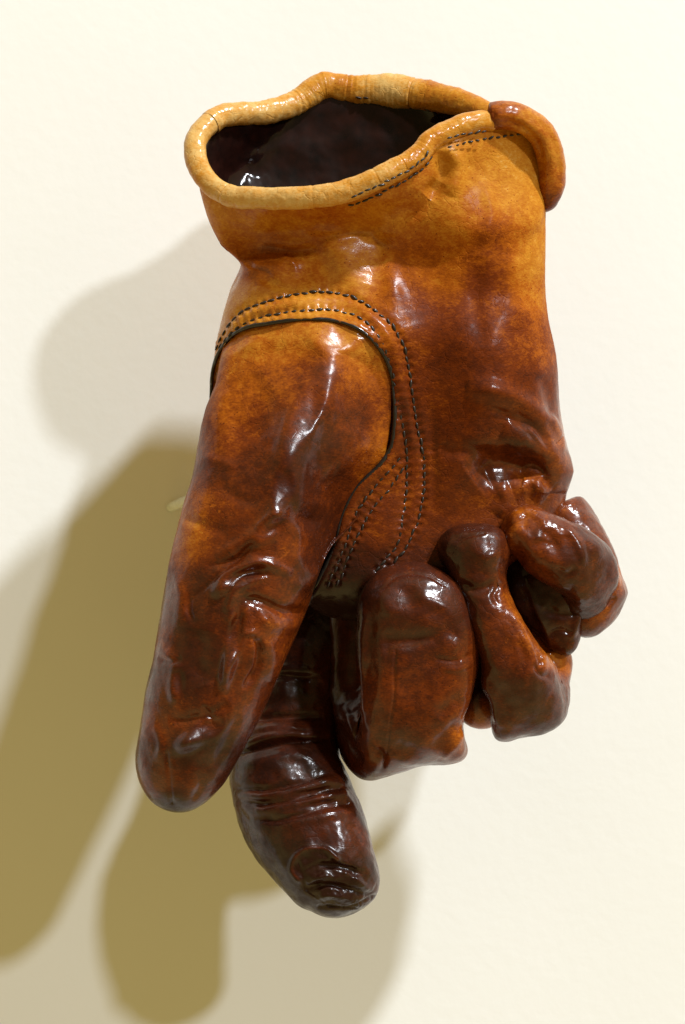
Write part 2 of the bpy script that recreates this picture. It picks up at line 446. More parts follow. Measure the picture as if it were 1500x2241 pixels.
body.bumps([(1120,700,120,200,0, 8), (930,900,70,260,4,-24), (720,740,130,60,0,22), (1120,840,110,120,0,18),
            (600,640,70,45,0,14), (640,505,150,34,-6,-18), (840,475,90,30,-25,-16),
            (1040,1120,120,60,-25,-14), (1000,330,50,30,-10,12), (1060,545,140,95,0,52)])
body.sculpt([
 # the wrist crease under the cuff
 ([(520,560),(580,548),(650,552),(720,545)], 16, -13), ([(530,590),(600,585),(670,575)], 13, 9),
 ([(660,500),(760,500),(850,470)], 16, 8), ([(535,575),(570,590),(600,600)], 7, -7),
 ([(610,560),(640,580),(650,610)], 8, 6), ([(690,545),(780,535),(850,500)], 16, 12), ([(840,520),(850,600),(870,680)], 22, 9),
 ([(800,620),(820,560),(840,520)], 18, -9), ([(565,600),(600,620),(660,640)], 9, -5),
 # pinch below the hem at the vent
 ([(935,430),(965,390),(968,330)], 15, -16), ([(985,430),(1000,380),(1000,330)], 16, 10), ([(880,480),(930,450),(965,400)], 18, -8),
 ([(1060,400),(1075,470),(1055,540)], 14, 4), ([(1130,560),(1120,640),(1140,720)], 24, 5), ([(1050,560),(1040,660),(1060,760)], 22, -5),
 # heel of the hand folding over near the little finger
 ([(1020,850),(1100,860),(1170,900),(1220,960)], 22, 14), ([(1035,1050),(1075,1025),(1140,1028),(1185,1050)], 36, -34),
 ([(1100,940),(1170,970),(1225,1030),(1228,1080)], 34, 20), ([(1120,1075),(1160,1060),(1200,1085)], 22, 16),
 ([(960,990),(1030,985),(1080,1000)], 16, -7), ([(1130,905),(1180,945),(1205,985)], 8, -7), ([(1060,890),(1130,920),(1190,985)], 9, -5),
 ([(1200,900),(1225,950),(1235,990)], 8, 6), ([(1185,820),(1205,870),(1215,920)], 12, -7), ([(1150,1010),(1190,1040),(1205,1075)], 9, -9),
 ([(1090,1060),(1110,1090),(1090,1130)], 16, 8),
 # stitched channels round the thumb opening
 (ROW_A, 7, -4.5, 2), (ROW_B, 7, -4.5, 2), (ROW_C, 6, -4, 2), (ROW_D, 6, -4, 2),
 ([( (a[0]+b[0])/2, (a[1]+b[1])/2) for a, b in zip(ROW_A[:19], ROW_B[:19])], 10, 4, 2),
 (c2([(940,560),(945,700),(950,850),(945,960)]), 12, -4), 
 (c2([(1000,700),(960,720),(930,735)]), 5, -3),
], seed=2, warp=3.0)
body.facet([(792,566,66,74,-25,-.30,.62,.9), (640,602,45,24,15,-.27,.60,.65), (715,668,70,26,5,-.28,.58,.5)])
body.rough([(190, 4, 4, 2), (60, 1.2, 5, 2), (18, 0.6, 6, 2)])
lining_src = body.P.copy()

for row_ in (ROW_A, ROW_B, ROW_C, ROW_D):      # the thread puckers the hide
    ln_ = smooth_line(row_, 5); n_ = max(2, int(round(chord(smooth_line(row_, 1))[-1] / 18.5)))
    F = body.flat(); nn_ = body.normals(); lo_ = ln_.min(0) - 30; hi_ = ln_.max(0) + 30
    ix_ = np.where((F[:, 0] > lo_[0]) & (F[:, 0] < hi_[0]) & (F[:, 1] > lo_[1]) & (F[:, 1] < hi_[1]) & (nn_[:, 2] > 0))[0]
    d_, t_ = polydist(F[ix_], ln_)
    F[ix_] += nn_[ix_] * (-1.6*np.cos(2*np.pi*t_*n_) * np.exp(-(d_/10)**2))[:, None]
# height of the palm surface, to set the thumb and the stitching against
class Height:
    CELL = 4
    def __init__(s, G, x0=300, y0=100, x1=1400, y1=2050):
        s.x0, s.y0 = x0, y0; nx, ny = (x1-x0)//4, (y1-y0)//4
        Z = np.full((ny, nx), -1e9); F = G.flat(); n = G.normals(); F = F[n[:, 2] > 0.02]
        ix = np.clip(((F[:, 0]-x0)/4).astype(int), 0, nx-1); iy = np.clip(((F[:, 1]-y0)/4).astype(int), 0, ny-1)
        np.maximum.at(Z, (iy, ix), F[:, 2])
        for _ in range(60):
            bad = Z < -1e8
            if not bad.any(): break
            A = np.pad(Z, 1, mode='edge'); S = np.stack([A[1:-1, :-2], A[1:-1, 2:], A[:-2, 1:-1], A[2:, 1:-1]])
            ok = S > -1e8; cnt = ok.sum(0); m = bad & (cnt > 0)
            Z[m] = (np.where(ok, S, 0).sum(0)[m] / cnt[m])
        Z[Z < -1e8] = -100
        for _ in range(2):
            A = np.pad(Z, 1, mode='edge'); Z = (A[1:-1, 1:-1]*4 + A[1:-1, :-2] + A[1:-1, 2:] + A[:-2, 1:-1] + A[2:, 1:-1]) / 8
        s.Z = Z
    def __call__(s, x, y):
        fx = np.clip((np.asarray(x, float)-s.x0)/4 - .5, 0, s.Z.shape[1]-1.001); fy = np.clip((np.asarray(y, float)-s.y0)/4 - .5, 0, s.Z.shape[0]-1.001)
        i, j = fx.astype(int), fy.astype(int); a, b = fx-i, fy-j; Z = s.Z
        return (Z[j, i]*(1-a)*(1-b) + Z[j, i+1]*a*(1-b) + Z[j+1, i]*(1-a)*b + Z[j+1, i+1]*a*b)
    def normal(s, x, y):
        e = 8; gx = (s(x+e, y)-s(x-e, y))/(2*e); gy = (s(x, y+e)-s(x, y-e))/(2*e)
        n = np.stack([-gx, -gy, np.ones_like(gx)], -1); return n / np.linalg.norm(n, axis=-1, keepdims=True)
Hb = Height(body)
THUMB_POLY = SEAM + [(640,1400), (300,1900), (200,1500), (330,1000)]
seam_s = smooth_line(SEAM, 8)
def seam_d(F):
    d, t = polydist(F[:, :2], seam_s); s = np.where(inside(F, THUMB_POLY), 1.0, -1.0); return d * s, t

# the palm hide ends at the thumb seam: inside the seam it sinks below the thumb's own hide
F = body.flat(); nb = body.normals()
d, t = seam_d(F); front = sstep(0.0, 0.2, nb[:, 2])
F[:, 2] -= front * sstep(-1, 9, d) * (26 + 70*sstep(10, 120, d))
F[:, 2] += front * np.exp(-((d + 9)/9)**2) * 3.5 * (d < 0)
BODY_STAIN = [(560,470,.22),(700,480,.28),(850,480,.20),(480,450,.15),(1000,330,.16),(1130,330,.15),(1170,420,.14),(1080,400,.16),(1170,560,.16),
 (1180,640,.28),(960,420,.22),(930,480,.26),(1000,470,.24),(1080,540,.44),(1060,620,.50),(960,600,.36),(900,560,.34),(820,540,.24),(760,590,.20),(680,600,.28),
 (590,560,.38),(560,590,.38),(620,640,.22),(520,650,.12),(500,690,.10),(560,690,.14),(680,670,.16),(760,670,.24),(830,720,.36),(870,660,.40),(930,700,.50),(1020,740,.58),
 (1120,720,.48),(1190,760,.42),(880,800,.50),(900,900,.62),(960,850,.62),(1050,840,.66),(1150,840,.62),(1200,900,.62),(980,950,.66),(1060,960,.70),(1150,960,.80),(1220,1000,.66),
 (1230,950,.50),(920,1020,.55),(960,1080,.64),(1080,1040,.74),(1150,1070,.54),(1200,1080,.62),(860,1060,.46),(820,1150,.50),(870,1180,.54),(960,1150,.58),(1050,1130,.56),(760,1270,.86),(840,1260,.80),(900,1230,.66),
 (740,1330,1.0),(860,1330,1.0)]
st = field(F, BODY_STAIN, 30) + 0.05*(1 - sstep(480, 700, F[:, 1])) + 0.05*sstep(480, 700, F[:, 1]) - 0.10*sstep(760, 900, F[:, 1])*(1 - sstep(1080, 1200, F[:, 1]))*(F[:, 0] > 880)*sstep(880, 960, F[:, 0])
dA, _ = polydist(F[:, :2], smooth_line(ROW_A, 8)); dB, _ = polydist(F[:, :2], smooth_line(ROW_B, 8))
BODY_GLOSS = [(480,480,.5),(700,480,.6),(900,450,.35),(1000,350,.1),(1100,350,.04),(1170,450,.03),(1100,560,.03),(1170,700,.04),(1000,520,.05),(930,620,.12),(780,580,1.0),(600,600,.9),(600,680,.9),(760,680,.7),
 (880,720,.3),(1000,700,.08),(1100,800,.12),(900,900,.4),(1000,900,.25),(1100,930,.7),(1200,960,1.0),(1100,1040,1.0),(920,1060,.45),(1000,1130,.5),(850,1150,.5),(800,1280,.9)]
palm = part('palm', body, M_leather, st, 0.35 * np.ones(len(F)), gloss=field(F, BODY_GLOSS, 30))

# ---- thumb
thumb = sweep([(668,660,20,140,80),(668,770,55,184,105),(662,885,85,197,125),(630,1000,112,202,140),(570,1130,140,170,146),(522,1280,165,160,142),
               (474,1440,178,139,128),(423,1600,176,119,112),(392,1705,168,98,98),(382,1778,162,84,88)], 420, 460, ref=(1, 0.05, 0.0), n=2.25, cap0=40, cap1=110, blunt=2.1)
F = thumb.flat(); n = thumb.normals()
d, t = seam_d(F)
zb = Hb(F[:, 0], F[:, 1]) - 9
wid = 150 - 70*sstep(0.70, 0.95, t)
w = sstep(0, 1, d / wid) ; w = np.where(d < 0, 0, np.sqrt(np.clip(w, 0, 1)))
fr = sstep(0.0, 0.25, n[:, 2]) * (1 - sstep(0.88, 0.97, t)) * np.maximum(sstep(472, 600, F[:, 0]), 1 - sstep(730, 790, F[:, 1]))
newz = np.where(d < 0, zb - np.clip(-d, 0, 40)*0.6, zb*(1-w) + np.maximum(F[:, 2], zb+2)*w)
F[:, 2] = F[:, 2]*(1-fr) + newz*fr
thumb.bumps([(640,930,60,160,22,16), (600,1130,60,90,30,10), (720,760,60,40,0,8), (480,1580,60,50,0,10), (560,1420,40,60,10,10)])
thumb.sculpt([
 ([(735,730),(722,830),(688,910),(645,980),(620,1080),(590,1150)], 42, 17), ([(520,760),(640,745),(700,760)], 18, 4), ([(560,820),(580,900),(560,980)], 30, -6),
 ([(740,900),(700,1010),(690,1100)], 30, -8), ([(620,1090),(660,1130),(700,1150)], 18, -9), ([(560,1160),(590,1140),(620,1110)], 14, 8),
 ([(470,1215),(520,1190),(570,1160),(610,1110)], 12, 7), ([(450,1240),(510,1225),(560,1190)], 9, -7), 
 ([(470,1310),(495,1265),(540,1240),(600,1238),(640,1255)], 11, 11), ([(500,1300),(530,1265),(590,1258)], 7, -8), ([(495,1340),(512,1298),(550,1272),(590,1262)], 9, 9),
 ([(520,1310),(570,1318),(630,1338),(690,1340)], 11, -12), ([(560,1350),(610,1370),(660,1362)], 16, 8), ([(420,1310),(480,1260),(560,1185)], 5, -4),
 ([(505,1340),(520,1375),(510,1430),(485,1490)], 12, 11), ([(555,1385),(570,1420),(560,1470),(535,1510)], 8, -11), ([(530,1390),(555,1386),(570,1400)], 6, 6),
 ([(580,1400),(600,1440),(590,1490)], 18, 7), ([(440,1380),(430,1440),(450,1500)], 28, -9), ([(360,1420),(385,1460),(380,1520)], 12, 7), ([(345,1440),(372,1450),(400,1440)], 7, -6),
 ([(370,1578),(420,1570),(470,1560),(500,1540)], 12, -9), ([(385,1640),(420,1612),(470,1580),(495,1572)], 13, 10), ([(440,1545),(455,1560),(470,1585)], 6, -5),
 ([(420,1300),(412,1330),(425,1365)], 8, -5), ([(380,1250),(400,1300),(390,1370)], 12, 5), ([(365,1650),(372,1700),(378,1755)], 5, -3.5, 2), ([(430,1690),(440,1720),(420,1750)], 8, -4),
 ([(330,1580),(350,1620),(345,1670)], 10, 5), ([(520,1560),(500,1620),(470,1680)], 12, -5), ([(640,1290),(680,1270),(700,1240)], 14, 6), ([(400,1120),(440,1150),(500,1160)], 14, -5),
 ([(470,1060),(520,1090),(570,1100)], 12, -4), ([(440,1000),(480,1010),(520,1030)], 10, 4)
], seed=3, warp=5.0)
thumb.facet([(724,742,46,34,10,-.3,.58,.75), (655,930,32,88,25,-.32,.49,.65), (618,1085,24,50,12,-.32,.45,.6), (585,1165,40,20,-35,-.33,.5,.6),
             (525,1268,58,17,-25,-.35,.52,.65), (535,1330,40,15,-30,-.35,.5,.4), (508,1420,17,78,12,-.36,.48,.65), (440,1605,56,22,-32,-.37,.55,.75), (385,1500,16,34,10,-.36,.5,.6)])
thumb.rough([(130, 5, 7, 2), (50, 1.9, 8, 2), (16, 0.7, 9, 2)])
F = thumb.flat()
THUMB_STAIN = [(480,780,.26),(540,760,.22),(640,740,.26),(740,740,.24),(820,790,.22),(850,900,.36),(700,830,.44),(590,840,.34),(500,880,.34),(600,930,.48),(700,960,.66),(780,920,.52),(840,980,.28),(800,1030,.36),
 (470,980,.40),(480,1040,.58),(430,1090,.34),(420,1140,.26),(480,1130,.56),(400,1200,.30),(560,1060,.62),(640,1060,.70),(740,1060,.62),(700,1150,.72),(600,1170,.60),(500,1180,.60),(640,1200,.52),(380,1280,.50),(450,1280,.70),
 (540,1290,.72),(600,1300,.58),(670,1280,.68),(690,1230,.72),(620,1370,.46),(650,1340,.50),(350,1400,.44),(420,1400,.76),(500,1400,.70),(570,1400,.56),(350,1500,.60),(420,1490,.80),(500,1500,.58),(340,1580,.48),(400,1560,.58),(460,1560,.60),
 (330,1640,.60),(360,1700,.52),(420,1650,.78),(470,1640,.82),(420,1720,.60),(380,1770,.95),(540,1560,.62)]
sc = np.exp(-((F[:, 1]-1140)/110)**2)*(F[:, 0] < 600) + sstep(1420, 1560, F[:, 1])*0.9
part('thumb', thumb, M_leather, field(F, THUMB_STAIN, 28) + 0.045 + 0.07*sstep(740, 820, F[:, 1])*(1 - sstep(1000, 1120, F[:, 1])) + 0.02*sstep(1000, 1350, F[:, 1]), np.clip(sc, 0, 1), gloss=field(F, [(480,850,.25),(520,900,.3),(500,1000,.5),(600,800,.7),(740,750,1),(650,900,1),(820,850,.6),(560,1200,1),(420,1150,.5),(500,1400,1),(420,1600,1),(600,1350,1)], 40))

# ---- index finger
index = sweep([(735,1250,-130,95,75),(700,1370,-128,100,85),(662,1480,-115,100,90),(640,1590,-98,106,96),(628,1690,-62,124,112),(660,1790,-5,130,114),(716,1890,42,112,100),(752,1955,56,92,84),(770,2000,60,80,74)],
              330, 360, ref=(1, 0, 0), n=2.3, cap0=30, cap1=90, blunt=2.4)
index.sculpt([
 ([(540,1490),(610,1478),(700,1482)], 9, -8), ([(540,1470),(620,1462),(700,1468)], 9, 6), ([(540,1575),(620,1568),(710,1565)], 9, -11), ([(540,1600),(620,1594),(710,1600)], 12, 7),
 ([(500,1650),(570,1632),(640,1620),(720,1618)], 7, -15), ([(520,1632),(590,1612),(640,1606),(700,1610)], 7, 8), ([(520,1680),(610,1660),(700,1650)], 16, 7),
 ([(490,1722),(580,1728),(660,1712),(730,1690)], 9, -10), ([(540,1746),(630,1736),(700,1712),(750,1700)], 9, 8), ([(500,1752),(610,1758),(700,1735),(770,1718)], 8, -9),
 ([(560,1776),(640,1762),(720,1740),(765,1735)], 9, 8), ([(530,1790),(630,1790),(720,1765),(780,1755)], 9, -7), ([(600,1805),(680,1795),(760,1775)], 12, 4), 
 ([(740,1690),(760,1740),(790,1800)], 8, 4), ([(520,1760),(570,1850),(620,1930)], 14, -4),
 # torn, waxed patch at the fingertip
 ([(655,1925),(640,1900),(650,1872),(680,1856),(715,1860),(738,1880)], 6, 9, 2), ([(655,1915),(700,1893),(760,1900),(800,1920)], 7, -8), ([(670,1930),(720,1918),(770,1925),(810,1945)], 8, 9), 
 ([(665,1945),(720,1938),(780,1950),(820,1962)], 6, -10), ([(690,1965),(740,1962),(790,1978)], 7, 7), ([(700,1985),(770,1985),(830,1955)], 4, -5, 2)
], seed=4, warp=4.0)
F = index.flat(); n = index.normals()
m = inside(F, [(650,1885),(690,1862),(740,1888),(800,1905),(835,1950),(790,1990),(720,1985),(670,1950)]) * sstep(0.1, 0.4, n[:, 2])
F += n * (m * (vnoise(F, 16, 21, 2) * 3.6 - 2))[:, None]
index.facet([(655,1690,50,24,10,-.3,.5,.7), (672,1738,66,9,-14,-.3,.5,.6), (684,1766,66,9,-14,-.3,.5,.6), (640,1508,30,22,0,-.3,.5,.6), (690,1845,26,34,-20,-.28,.42,.4), (760,1928,40,12,20,-.28,.55,.5)])
index.rough([(110, 5, 10, 2), (40, 2.2, 11, 2), (15, 1.0, 12, 2)])
F = index.flat()
dt_, _ = polydist(F[:, :2], smooth_line([(662,1935),(640,1902),(650,1872),(680,1856),(715,1860),(738,1880)], 5))
part('index_finger', index, M_leather, -0.24*np.exp(-(dt_/3.6)**2)*sstep(40, 80, F[:, 2]) + field(F, [(680,1350,.95),(640,1480,.92),(700,1470,.74),(620,1540,.86),(620,1600,.74),(690,1580,.72),(600,1660,.88),(680,1680,.84),(740,1720,.72),(540,1740,.70),(640,1740,.80),  # darkest daubs at the finger's base paint the gap's shade into the stain
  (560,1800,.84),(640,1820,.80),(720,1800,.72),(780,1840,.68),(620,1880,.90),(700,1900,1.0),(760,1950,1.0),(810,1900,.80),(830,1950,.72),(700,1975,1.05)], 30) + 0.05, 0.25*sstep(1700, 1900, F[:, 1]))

# ---- middle finger, folded up against the palm
middle = sweep([(890,1228,88,86,72),(895,1290,98,107,86),(912,1370,106,129,94),(915,1460,104,128,96),(908,1540,92,119,96),(905,1592,66,115,90),(893,1602,20,120,88),
                (868,1585,-20,124,85),(845,1530,-60,120,82),(830,1430,-80,112,78),(820,1320,-90,105,70)], 380, 340,
               ref=(1, 0.0, 0.0), n=3.1, cap0=78, cap1=30, blunt=2.1)
F = middle.flat(); w = sstep(1560, 1690, F[:, 1])
F[:, 1] -= w * (F[:, 0] - 900) * 0.13; F[:, 0] = 905 + (F[:, 0] - 905) * (1 + 0.06 * w)
middle.pull([(810,1685,40,-2,12), (1012,1648,40,8,10), (935,1690,45,0,-12), (790,1330,40,-6,0), (1050,1430,50,6,0), (1020,1590,40,-8,0)])
middle.bumps([(880,1320,60,45,0,10), (860,1405,50,26,0,-7), (935,1400,50,20,-20,-10)])
middle.sculpt([
 ([(835,1385),(855,1405),(900,1402),(940,1385)], 22, -6), ([(850,1425),(900,1422),(950,1400)], 11, 6), ([(866,1425),(862,1500),(856,1580),(845,1660)], 3.5, -3, 2),
 ([(950,1440),(1000,1445),(1045,1430)], 6, -5), ([(960,1462),(1010,1465),(1040,1450)], 7, 4), ([(960,1570),(985,1545),(1015,1525)], 15, -10), ([(950,1640),(985,1605),(1012,1578)], 14, -10), ([(970,1660),(1000,1630),(1015,1600)], 7, 6),
 ([(800,1330),(795,1420),(798,1520),(800,1600)], 10, 6), ([(835,1290),(870,1262),(930,1258),(975,1280)], 4, -2, 2), ([(820,1640),(840,1660),(835,1690)], 7, -8), ([(850,1650),(900,1665),(960,1668)], 9, 5), ([(870,1620),(890,1640),(910,1630)], 12, -6),
 ([(720,1560),(760,1620),(800,1670)], 7, -7), ([(750,1540),(775,1600),(795,1650)], 8, 7), ([(715,1480),(735,1560),(740,1640)], 9, 6), ([(900,1300),(960,1320),(1010,1360)], 16, 5), ([(990,1380),(1010,1410),(1000,1440)], 9, -5)
], seed=5, warp=4.0)
middle.facet([(872,1312,42,34,0,-.28,.46,.7), (990,1395,26,30,-30,-.28,.4,.3), (812,1500,22,140,3,.9,.0,.45), (940,1530,85,110,0,-.10,-.03,.5), (1025,1430,22,60,-10,-1.2,.1,.4)])
middle.rough([(110, 5, 13, 2), (50, 2.0, 14, 2), (15, 0.7, 15, 2)])
F = middle.flat()
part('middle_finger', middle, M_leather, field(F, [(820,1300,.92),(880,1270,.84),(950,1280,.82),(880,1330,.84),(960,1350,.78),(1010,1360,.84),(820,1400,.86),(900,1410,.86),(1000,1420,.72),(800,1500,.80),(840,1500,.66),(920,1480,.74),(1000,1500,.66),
   (820,1600,.72),(890,1580,.76),(960,1580,.72),(1010,1620,.42),(980,1640,.66),(860,1670,.74),(940,1670,.74),(740,1600,.88),(760,1650,.82),(720,1500,.95)], 28) - 0.07, 0.75*sstep(940, 1000, F[:, 0]) + 0.2)

# ---- ring finger
ring = sweep([(1040,1150,80,76,66),(1040,1195,96,80,78),(1046,1262,104,64,74),(1072,1340,112,58,72),(1110,1420,116,66,74),(1140,1490,104,78,76),(1158,1540,60,84,72),
              (1160,1520,0,88,70),(1140,1430,-45,90,72),(1090,1300,-75,85,66)], 330, 300,
             ref=(1, 0.0, 0.0), n=2.5, cap0=60, cap1=30, blunt=2.1)
ring.pull([(1100,1590,35,-8,22), (1240,1440,32,14,-6), (1190,1550,40,-12,-12), (1060,1500,30,-8,0), (985,1200,30,-8,-4), (1105,1215,25,6,0), (1000,1310,30,6,0)])
ring.bumps([(1075,1215,35,35,0,12)])
ring.sculpt([
 ([(1000,1275),(1040,1290),(1090,1275)], 10, -9), ([(1100,1275),(1080,1300),(1090,1330)], 7, -5), ([(1110,1290),(1145,1350),(1170,1410),(1185,1450)], 6, -8, 2), ([(1105,1320),(1140,1380),(1165,1440)], 9, 6),
 ([(1060,1480),(1085,1540),(1095,1595)], 9, 9), ([(1170,1450),(1185,1475),(1215,1480)], 8, -9), ([(1185,1440),(1215,1430),(1245,1435)], 9, 7), ([(1090,1510),(1130,1540),(1170,1530)], 14, -5), ([(985,1210),(1010,1180),(1060,1168)], 4, -3, 2),
 ([(1140,1480),(1150,1440),(1130,1400)], 10, -4)
], seed=6, warp=4.0)
ring.facet([(1062,1192,32,26,10,-.26,.44,.7), (1090,1400,34,80,-22,-.15,-.05,.5), (1135,1520,45,45,-20,.05,-.4,.45)])
ring.rough([(90, 5, 16, 2), (36, 2.4, 17, 2), (15, 1.0, 18, 2)])
F = ring.flat()
s1_ = field(F, [(980,1210,.95),(1040,1190,.80),(1080,1210,.70),(1040,1250,.78),(1020,1290,.86),(1075,1290,.74),(1060,1340,.74),(1118,1312,.34),(1100,1330,.68),(1140,1352,.36),(1120,1370,.68),(1090,1390,.70),(1160,1400,.46),(1140,1430,.64),(1060,1440,.80),(1080,1510,.74),(1130,1480,.72),(1180,1500,.78),(1222,1428,.30),(1240,1450,.40),(1150,1550,.80),(1100,1590,.70),(1210,1510,.74)], 26); c1_ = np.clip(0.3 + 0.8*np.exp(-((F[:, 1]-1400)/90)**2), 0, 1)
ringb = sweep([(1085,1560,-10,50,50),(1062,1545,-30,55,55),(1040,1470,-60,60,60),(1030,1330,-80,60,60)], 90, 120, ref=(1, 0.2, 0), cap0=40, cap1=20)
ringb.rough([(60, 4, 19, 2), (20, 1.2, 20, 2)])
s2_ = field(ringb.flat(), [(1060,1590,.35),(1040,1500,.8),(1080,1560,.5)], 24)
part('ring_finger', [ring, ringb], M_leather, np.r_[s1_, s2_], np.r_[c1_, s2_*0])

# ---- little finger: tip against the palm, middle joint turned down, knuckle at the side
little = sweep([(1098,1150,84,44,52),(1130,1162,92,56,62),(1185,1186,98,67,68),(1240,1216,92,72,72),(1276,1252,56,74,74),(1274,1290,10,76,74),(1262,1290,-45,85,75),(1210,1200,-75,80,66)], 300, 300,
               ref=(-0.55, 0.83, 0.25), n=2.4, cap0=52, cap1=30, blunt=2.0)
little.pull([(1268,1300,28,4,12), (1130,1220,26,6,-8), (1295,1210,28,6,-4), (1180,1105,40,0,-6)])
little.bumps([(1180,1160,60,30,30,6)])
little.sculpt([([(1120,1215),(1180,1262),(1250,1290)], 8, 8), ([(1100,1170),(1115,1150),(1150,1128)], 4, -4, 2), ([(1180,1160),(1210,1175),(1220,1205)], 10, -8), ([(1160,1200),(1190,1185),(1215,1195)], 9, -6), ([(1240,1150),(1268,1190),(1280,1240)], 9, 6), ([(1215,1240),(1240,1255),(1262,1240)], 8, -5)], seed=7, warp=4)
little.facet([(1152,1146,38,24,25,-.23,.42,.7), (1195,1185,55,38,32,-.2,.05,.5)])
little.rough([(80, 5, 21, 2), (34, 2.4, 22, 2), (14, 1.0, 23, 2)])
joint = sweep([(1180,1215,10,90,52),(1192,1275,22,92,58),(1212,1340,20,74,54),(1232,1395,12,44,44),(1240,1420,8,30,34)], 170, 220, ref=(1, -0.10, 0.1), n=2.8, cap0=20, cap1=26)
joint.pull([(1243,1412,22,4,14), (1185,1385,28,6,-6), (1290,1300,30,8,-4)])
joint.sculpt([([(1150,1260),(1175,1330),(1200,1390)], 9, 6), ([(1190,1330),(1230,1345),(1280,1330)], 10, -6), ([(1270,1300),(1265,1350),(1250,1400)], 8, 6), ([(1200,1390),(1225,1380),(1255,1385)], 6, -5)], seed=8)
joint.rough([(60, 5, 24, 2), (26, 2.0, 25, 2), (12, 0.7, 26, 2)])
knuckle = sweep([(1210,1120,-75,70,66),(1262,1180,-55,64,66),(1300,1245,-30,56,64),(1312,1300,-10,52,60),(1288,1352,4,46,52),(1262,1390,10,30,40)], 200, 220, ref=(1, -0.55, 0.0), n=2.3, cap0=30, cap1=30)
knuckle.pull([(1358,1295,28,10,4), (1318,1190,26,-4,0), (1300,1370,30,-6,-8)])
knuckle.bumps([(1335,1290,30,40,0,8)])
knuckle.sculpt([([(1290,1190),(1310,1230),(1305,1290)], 7, -6), ([(1300,1330),(1325,1325),(1350,1310)], 6, -5), ([(1320,1200),(1340,1250),(1355,1290)], 8, 4)], seed=9)
knuckle.rough([(60, 5, 27, 2), (28, 2.2, 28, 2), (12, 0.8, 29, 2)])
sl_ = field(little.flat(), [(1110,1160,.55),(1150,1130,.50),(1170,1170,.66),(1220,1160,.62),(1200,1220,.62),(1250,1200,.66),(1260,1260,.74),(1280,1220,.76),(1290,1300,.70),(1240,1330,.86),(1220,1380,.9)], 24)
sj_ = field(joint.flat(), [(1120,1260,.98),(1170,1270,.94),(1220,1290,.86),(1270,1300,.76),(1180,1350,.92),(1240,1380,.74)], 24)
sk_ = field(knuckle.flat(), [(1300,1180,.62),(1320,1230,.62),(1345,1260,.42),(1350,1310,.62),(1300,1300,.46),(1320,1340,.50),(1280,1370,.66)], 24)
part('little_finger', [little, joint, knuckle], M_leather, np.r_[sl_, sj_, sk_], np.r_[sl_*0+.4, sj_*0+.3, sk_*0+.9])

# ---- rolled hem round the opening
def hem(name, us, r, stain, seed, off=(0, 0, 0), lines=()):
    L = rim(us) + np.asarray(off, float); L[:, 1] += 9*np.exp(-((us-.70)/.08)**2)
    rr = np.interp(us, *r) * (1 + 0.10*vnoise(L, 90, seed, 2) + 0.035*vnoise(np.c_[us*2400, us*0, us*0], 11, seed, 2))
    for at_, dep in lines: rr = rr - dep*np.exp(-((us-at_)/0.0016)**2)
    G = tube(L, rr, 72); G.P = L[:, None] + (G.P - L[:, None]) * np.array([1, 1.06, 0.8])
    G.rough([(40, 2.6, seed, 2), (13, 1.0, seed+1, 2)])
    F = G.flat(); s = field(F, stain, 24) - 0.12; return part(name, G, M_hem, s, 0.2*np.ones(len(F)))
hem('front_hem', np.linspace(-0.03, 0.466, 620), ((-.03, .04, .1, .2, .28, .36, .41, .466), (25, 24, 23, 25, 24, 24, 25, 21)), [(430,300,.14),(450,390,.20),(500,420,.12),(600,430,.10),(700,425,.16),(780,405,.22),(850,380,.18),(920,330,.30),(960,290,.34),(1020,270,.28),(1060,260,.22)], 31,
    lines=((0.082, 2.5), (0.205, 1.2), (0.30, 1.0), (0.345, 1.2)))
hem('back_hem', np.linspace(0.548, 0.972, 620), ((.548, .6, .66, .70, .75, .79, .82, .87, .92, .972), (22, 28, 33, 34, 31, 28, 29, 26, 25, 26)), [(1040,240,.34),(980,220,.34),(930,200,.40),(905,195,.14),(850,185,.06),(800,190,.14),(770,190,.34),(720,180,.30),(690,190,.22),(640,225,.16),(560,245,.12),(480,255,.18),(440,280,.16)], 33,
    lines=((0.658, 3), (0.762, 1.6)))
# the back panel's hem turned round the vent and down the side
side = smooth_line([(1066,256,48),(1105,252,46),(1150,264,36),(1188,298,18),(1206,350,4),(1207,400,-8),(1197,438,-20),(1184,462,-32)], 2.5)
q = np.linspace(0, 1, len(side)); rs = 31*np.minimum(1, np.minimum(0.80 + q*6, 1)) * (1 - 0.25*sstep(.75, 1, q)) * np.sqrt(np.clip(1 - ((q-.9)/.1).clip(0, 1)**2, 0.02, 1))
rs[:6] *= np.array([.05, .55, .8, .92, .97, 1])
G = tube(side, rs, 72); G.sculpt([([(1085,262),(1140,276),(1176,316),(1186,400)], 9, -7), ([(1120,240),(1190,275),(1225,340),(1222,420)], 12, -3), ([(1075,235),(1082,255),(1080,275)], 6, -4)], seed=44); G.rough([(40, 2.5, 41, 2), (13, 1.0, 42, 2)]); F = G.flat()
part('vent_hem', G, M_hem, field(F, [(1075,255,.50),(1110,245,.36),(1160,262,.24),(1200,300,.30),(1225,350,.26),(1205,400,.34),(1200,440,.55)], 24))

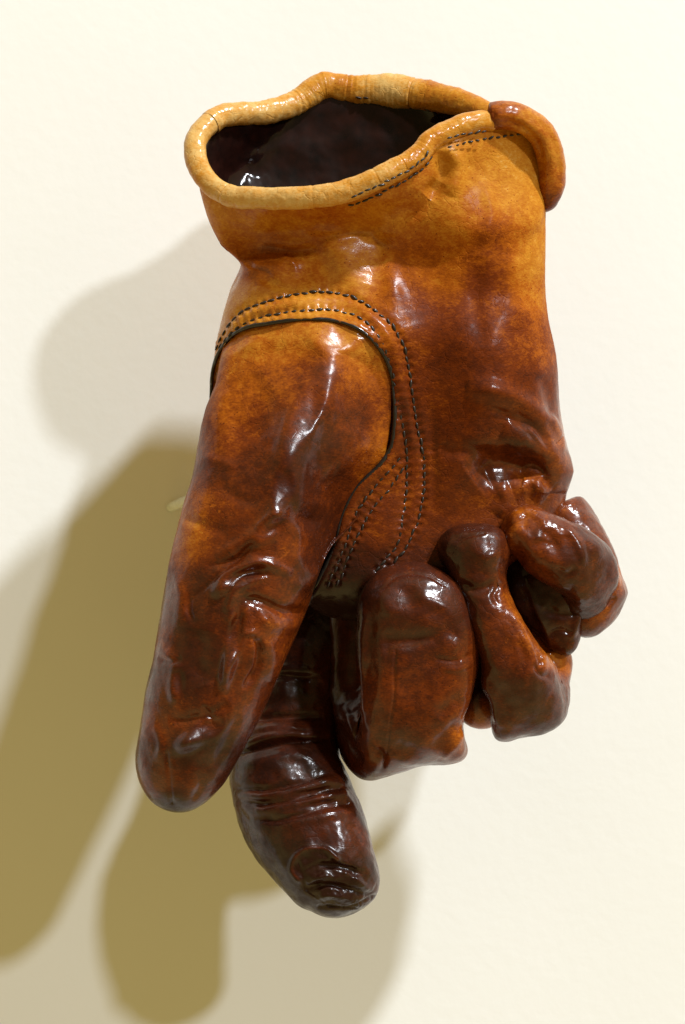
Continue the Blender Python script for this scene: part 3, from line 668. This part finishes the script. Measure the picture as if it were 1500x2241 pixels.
# ---- dark lining inside the cuff, closed deeper down by the stuffing
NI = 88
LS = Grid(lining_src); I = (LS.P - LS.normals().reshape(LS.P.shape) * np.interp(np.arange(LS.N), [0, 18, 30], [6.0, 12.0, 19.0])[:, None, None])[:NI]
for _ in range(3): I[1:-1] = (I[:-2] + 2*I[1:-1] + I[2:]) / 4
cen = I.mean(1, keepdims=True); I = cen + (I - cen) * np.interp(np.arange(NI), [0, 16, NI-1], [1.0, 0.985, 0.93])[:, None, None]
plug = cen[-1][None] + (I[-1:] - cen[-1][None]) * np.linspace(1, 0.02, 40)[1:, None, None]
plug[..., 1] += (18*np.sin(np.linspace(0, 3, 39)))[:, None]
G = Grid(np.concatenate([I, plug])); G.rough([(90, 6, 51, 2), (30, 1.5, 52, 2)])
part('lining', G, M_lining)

# ---- welt along the thumb seam and the stitches
def on_palm(line, lift):
    line = np.asarray(line, float); return np.c_[line[:, :2], Hb(line[:, 0], line[:, 1]) + lift]
sl = smooth_line(SEAM, 4)
g3 = on_palm(sl, -3); tt = np.linspace(0, 1, len(g3))
g3[:, 2] += vnoise(g3, 30, 61, 2)*1.5
G = tube(g3, 4.6*(1 + 0.35*vnoise(g3, 40, 62, 2)) * np.clip(np.minimum(tt, 1-tt)/0.02, .05, 1), 14)
part('seam_welt', G, M_cord)

th_ = np.linspace(0, 2*np.pi, 8, endpoint=False)
sv = []; 
for i, (x, r) in enumerate(((-1, .25), (-.7, .8), (-.25, 1), (.25, 1), (.7, .8), (1, .25))):
    for a in th_: sv.append((x*9.2, r*3.1*math.cos(a), r*2.5*math.sin(a) + (1-x*x)*0.8))
sg = Grid(np.array(sv).reshape(6, 8, 3))
stitch_me = None
rng = np.random.default_rng(7)
def stitches(line, step, hfun, lift=-0.1, size=0.9, jit=0.17):
    global stitch_me
    pts = smooth_line(line, step)
    for i in range(len(pts)):
        a = pts[max(i-1, 0)]; b = pts[min(i+1, len(pts)-1)]; p = pts[i]
        if hfun is None: z = p[2]; nn = np.array([0, 0.25, 1.0])
        else: z = float(hfun(p[0], p[1])); nn = hfun.normal(np.array(p[0]), np.array(p[1]))
        c = np.array([p[0], p[1], z + lift]) + rng.normal(0, 0.8, 3)
        tg = b - a; tg = np.array([tg[0], tg[1], (tg[2] if len(tg) > 2 else 0.0)]); 
        q0 = Vector(U(c)[0]); q1 = Vector(U(c + tg/np.linalg.norm(tg)*10)[0]); q2 = Vector(U(c + nn*10)[0])
        X = (q1-q0).normalized(); Z = (q2-q0).normalized(); Y = Z.cross(X).normalized(); Z = X.cross(Y)
        ang = rng.normal(0, jit); X2 = X*math.cos(ang) + Y*math.sin(ang); Y2 = Z.cross(X2)
        s = size * rng.uniform(0.85, 1.15)
        M = Matrix(((X2.x, Y2.x, Z.x, 0), (X2.y, Y2.y, Z.y, 0), (X2.z, Y2.z, Z.z, 0), (0, 0, 0, 1)))
        if stitch_me is None:
            o = mesh_obj('stitch', sg.flat()*K, sg.faces(), M_thread, glove); stitch_me = o.data
        else:
            o = bpy.data.objects.new('stitch', stitch_me); C.objects.link(o); o.parent = glove
        o.matrix_local = Matrix.Translation(q0 - Vector(ginv)) @ M @ Matrix.Diagonal((s, s, s, 1))
stitches(ROW_A, 18.5, Hb); stitches(ROW_B, 18.5, Hb, size=.88); stitches(ROW_C, 18.5, Hb, size=.8); stitches(ROW_D, 18.5, Hb, size=.8)
# along the cuff: two rows under the front hem, one beyond the vent
def on_rim(u0, u1, n_, dx, dy, dz):
    return rim(np.linspace(u0, u1, n_)) + np.array([dx, dy, dz])
stitches(on_rim(0.262, 0.398, 30, 3, 15, 24), 16, None, size=.8); stitches(on_rim(0.255, 0.405, 30, 6, 33, 14), 16, Hb, size=.8)
stitches([(985,303,116),(1020,293,104),(1060,288,88)], 15, None, size=.75)
stitches([(985,322),(1030,310),(1080,302),(1120,296),(1150,296)], 15, Hb, size=.75)
stitches([(785,214,-172),(840,218,-170),(900,228,-160),(935,242,-145)], 17, None, size=.75)

# ------------------------------------------------------------------ the steel peg that carries the glove
a, b = np.array([374, 1110, -WALL]), np.array([560, 1030, -90])
ln = a + (b-a)*np.linspace(0, 1, 30)[:, None]
pr = np.full(30, 10.0)
G = tube(ln, pr, 24)
Vp = U(G.flat()); base = Vector(U(a)[0])
peg = mesh_obj('mounting_peg', Vp - np.array(base), G.faces(), M_peg); peg.location = base
peg['label'] = 'thin grey metal peg holding the glove off the wall'; peg['category'] = 'peg'
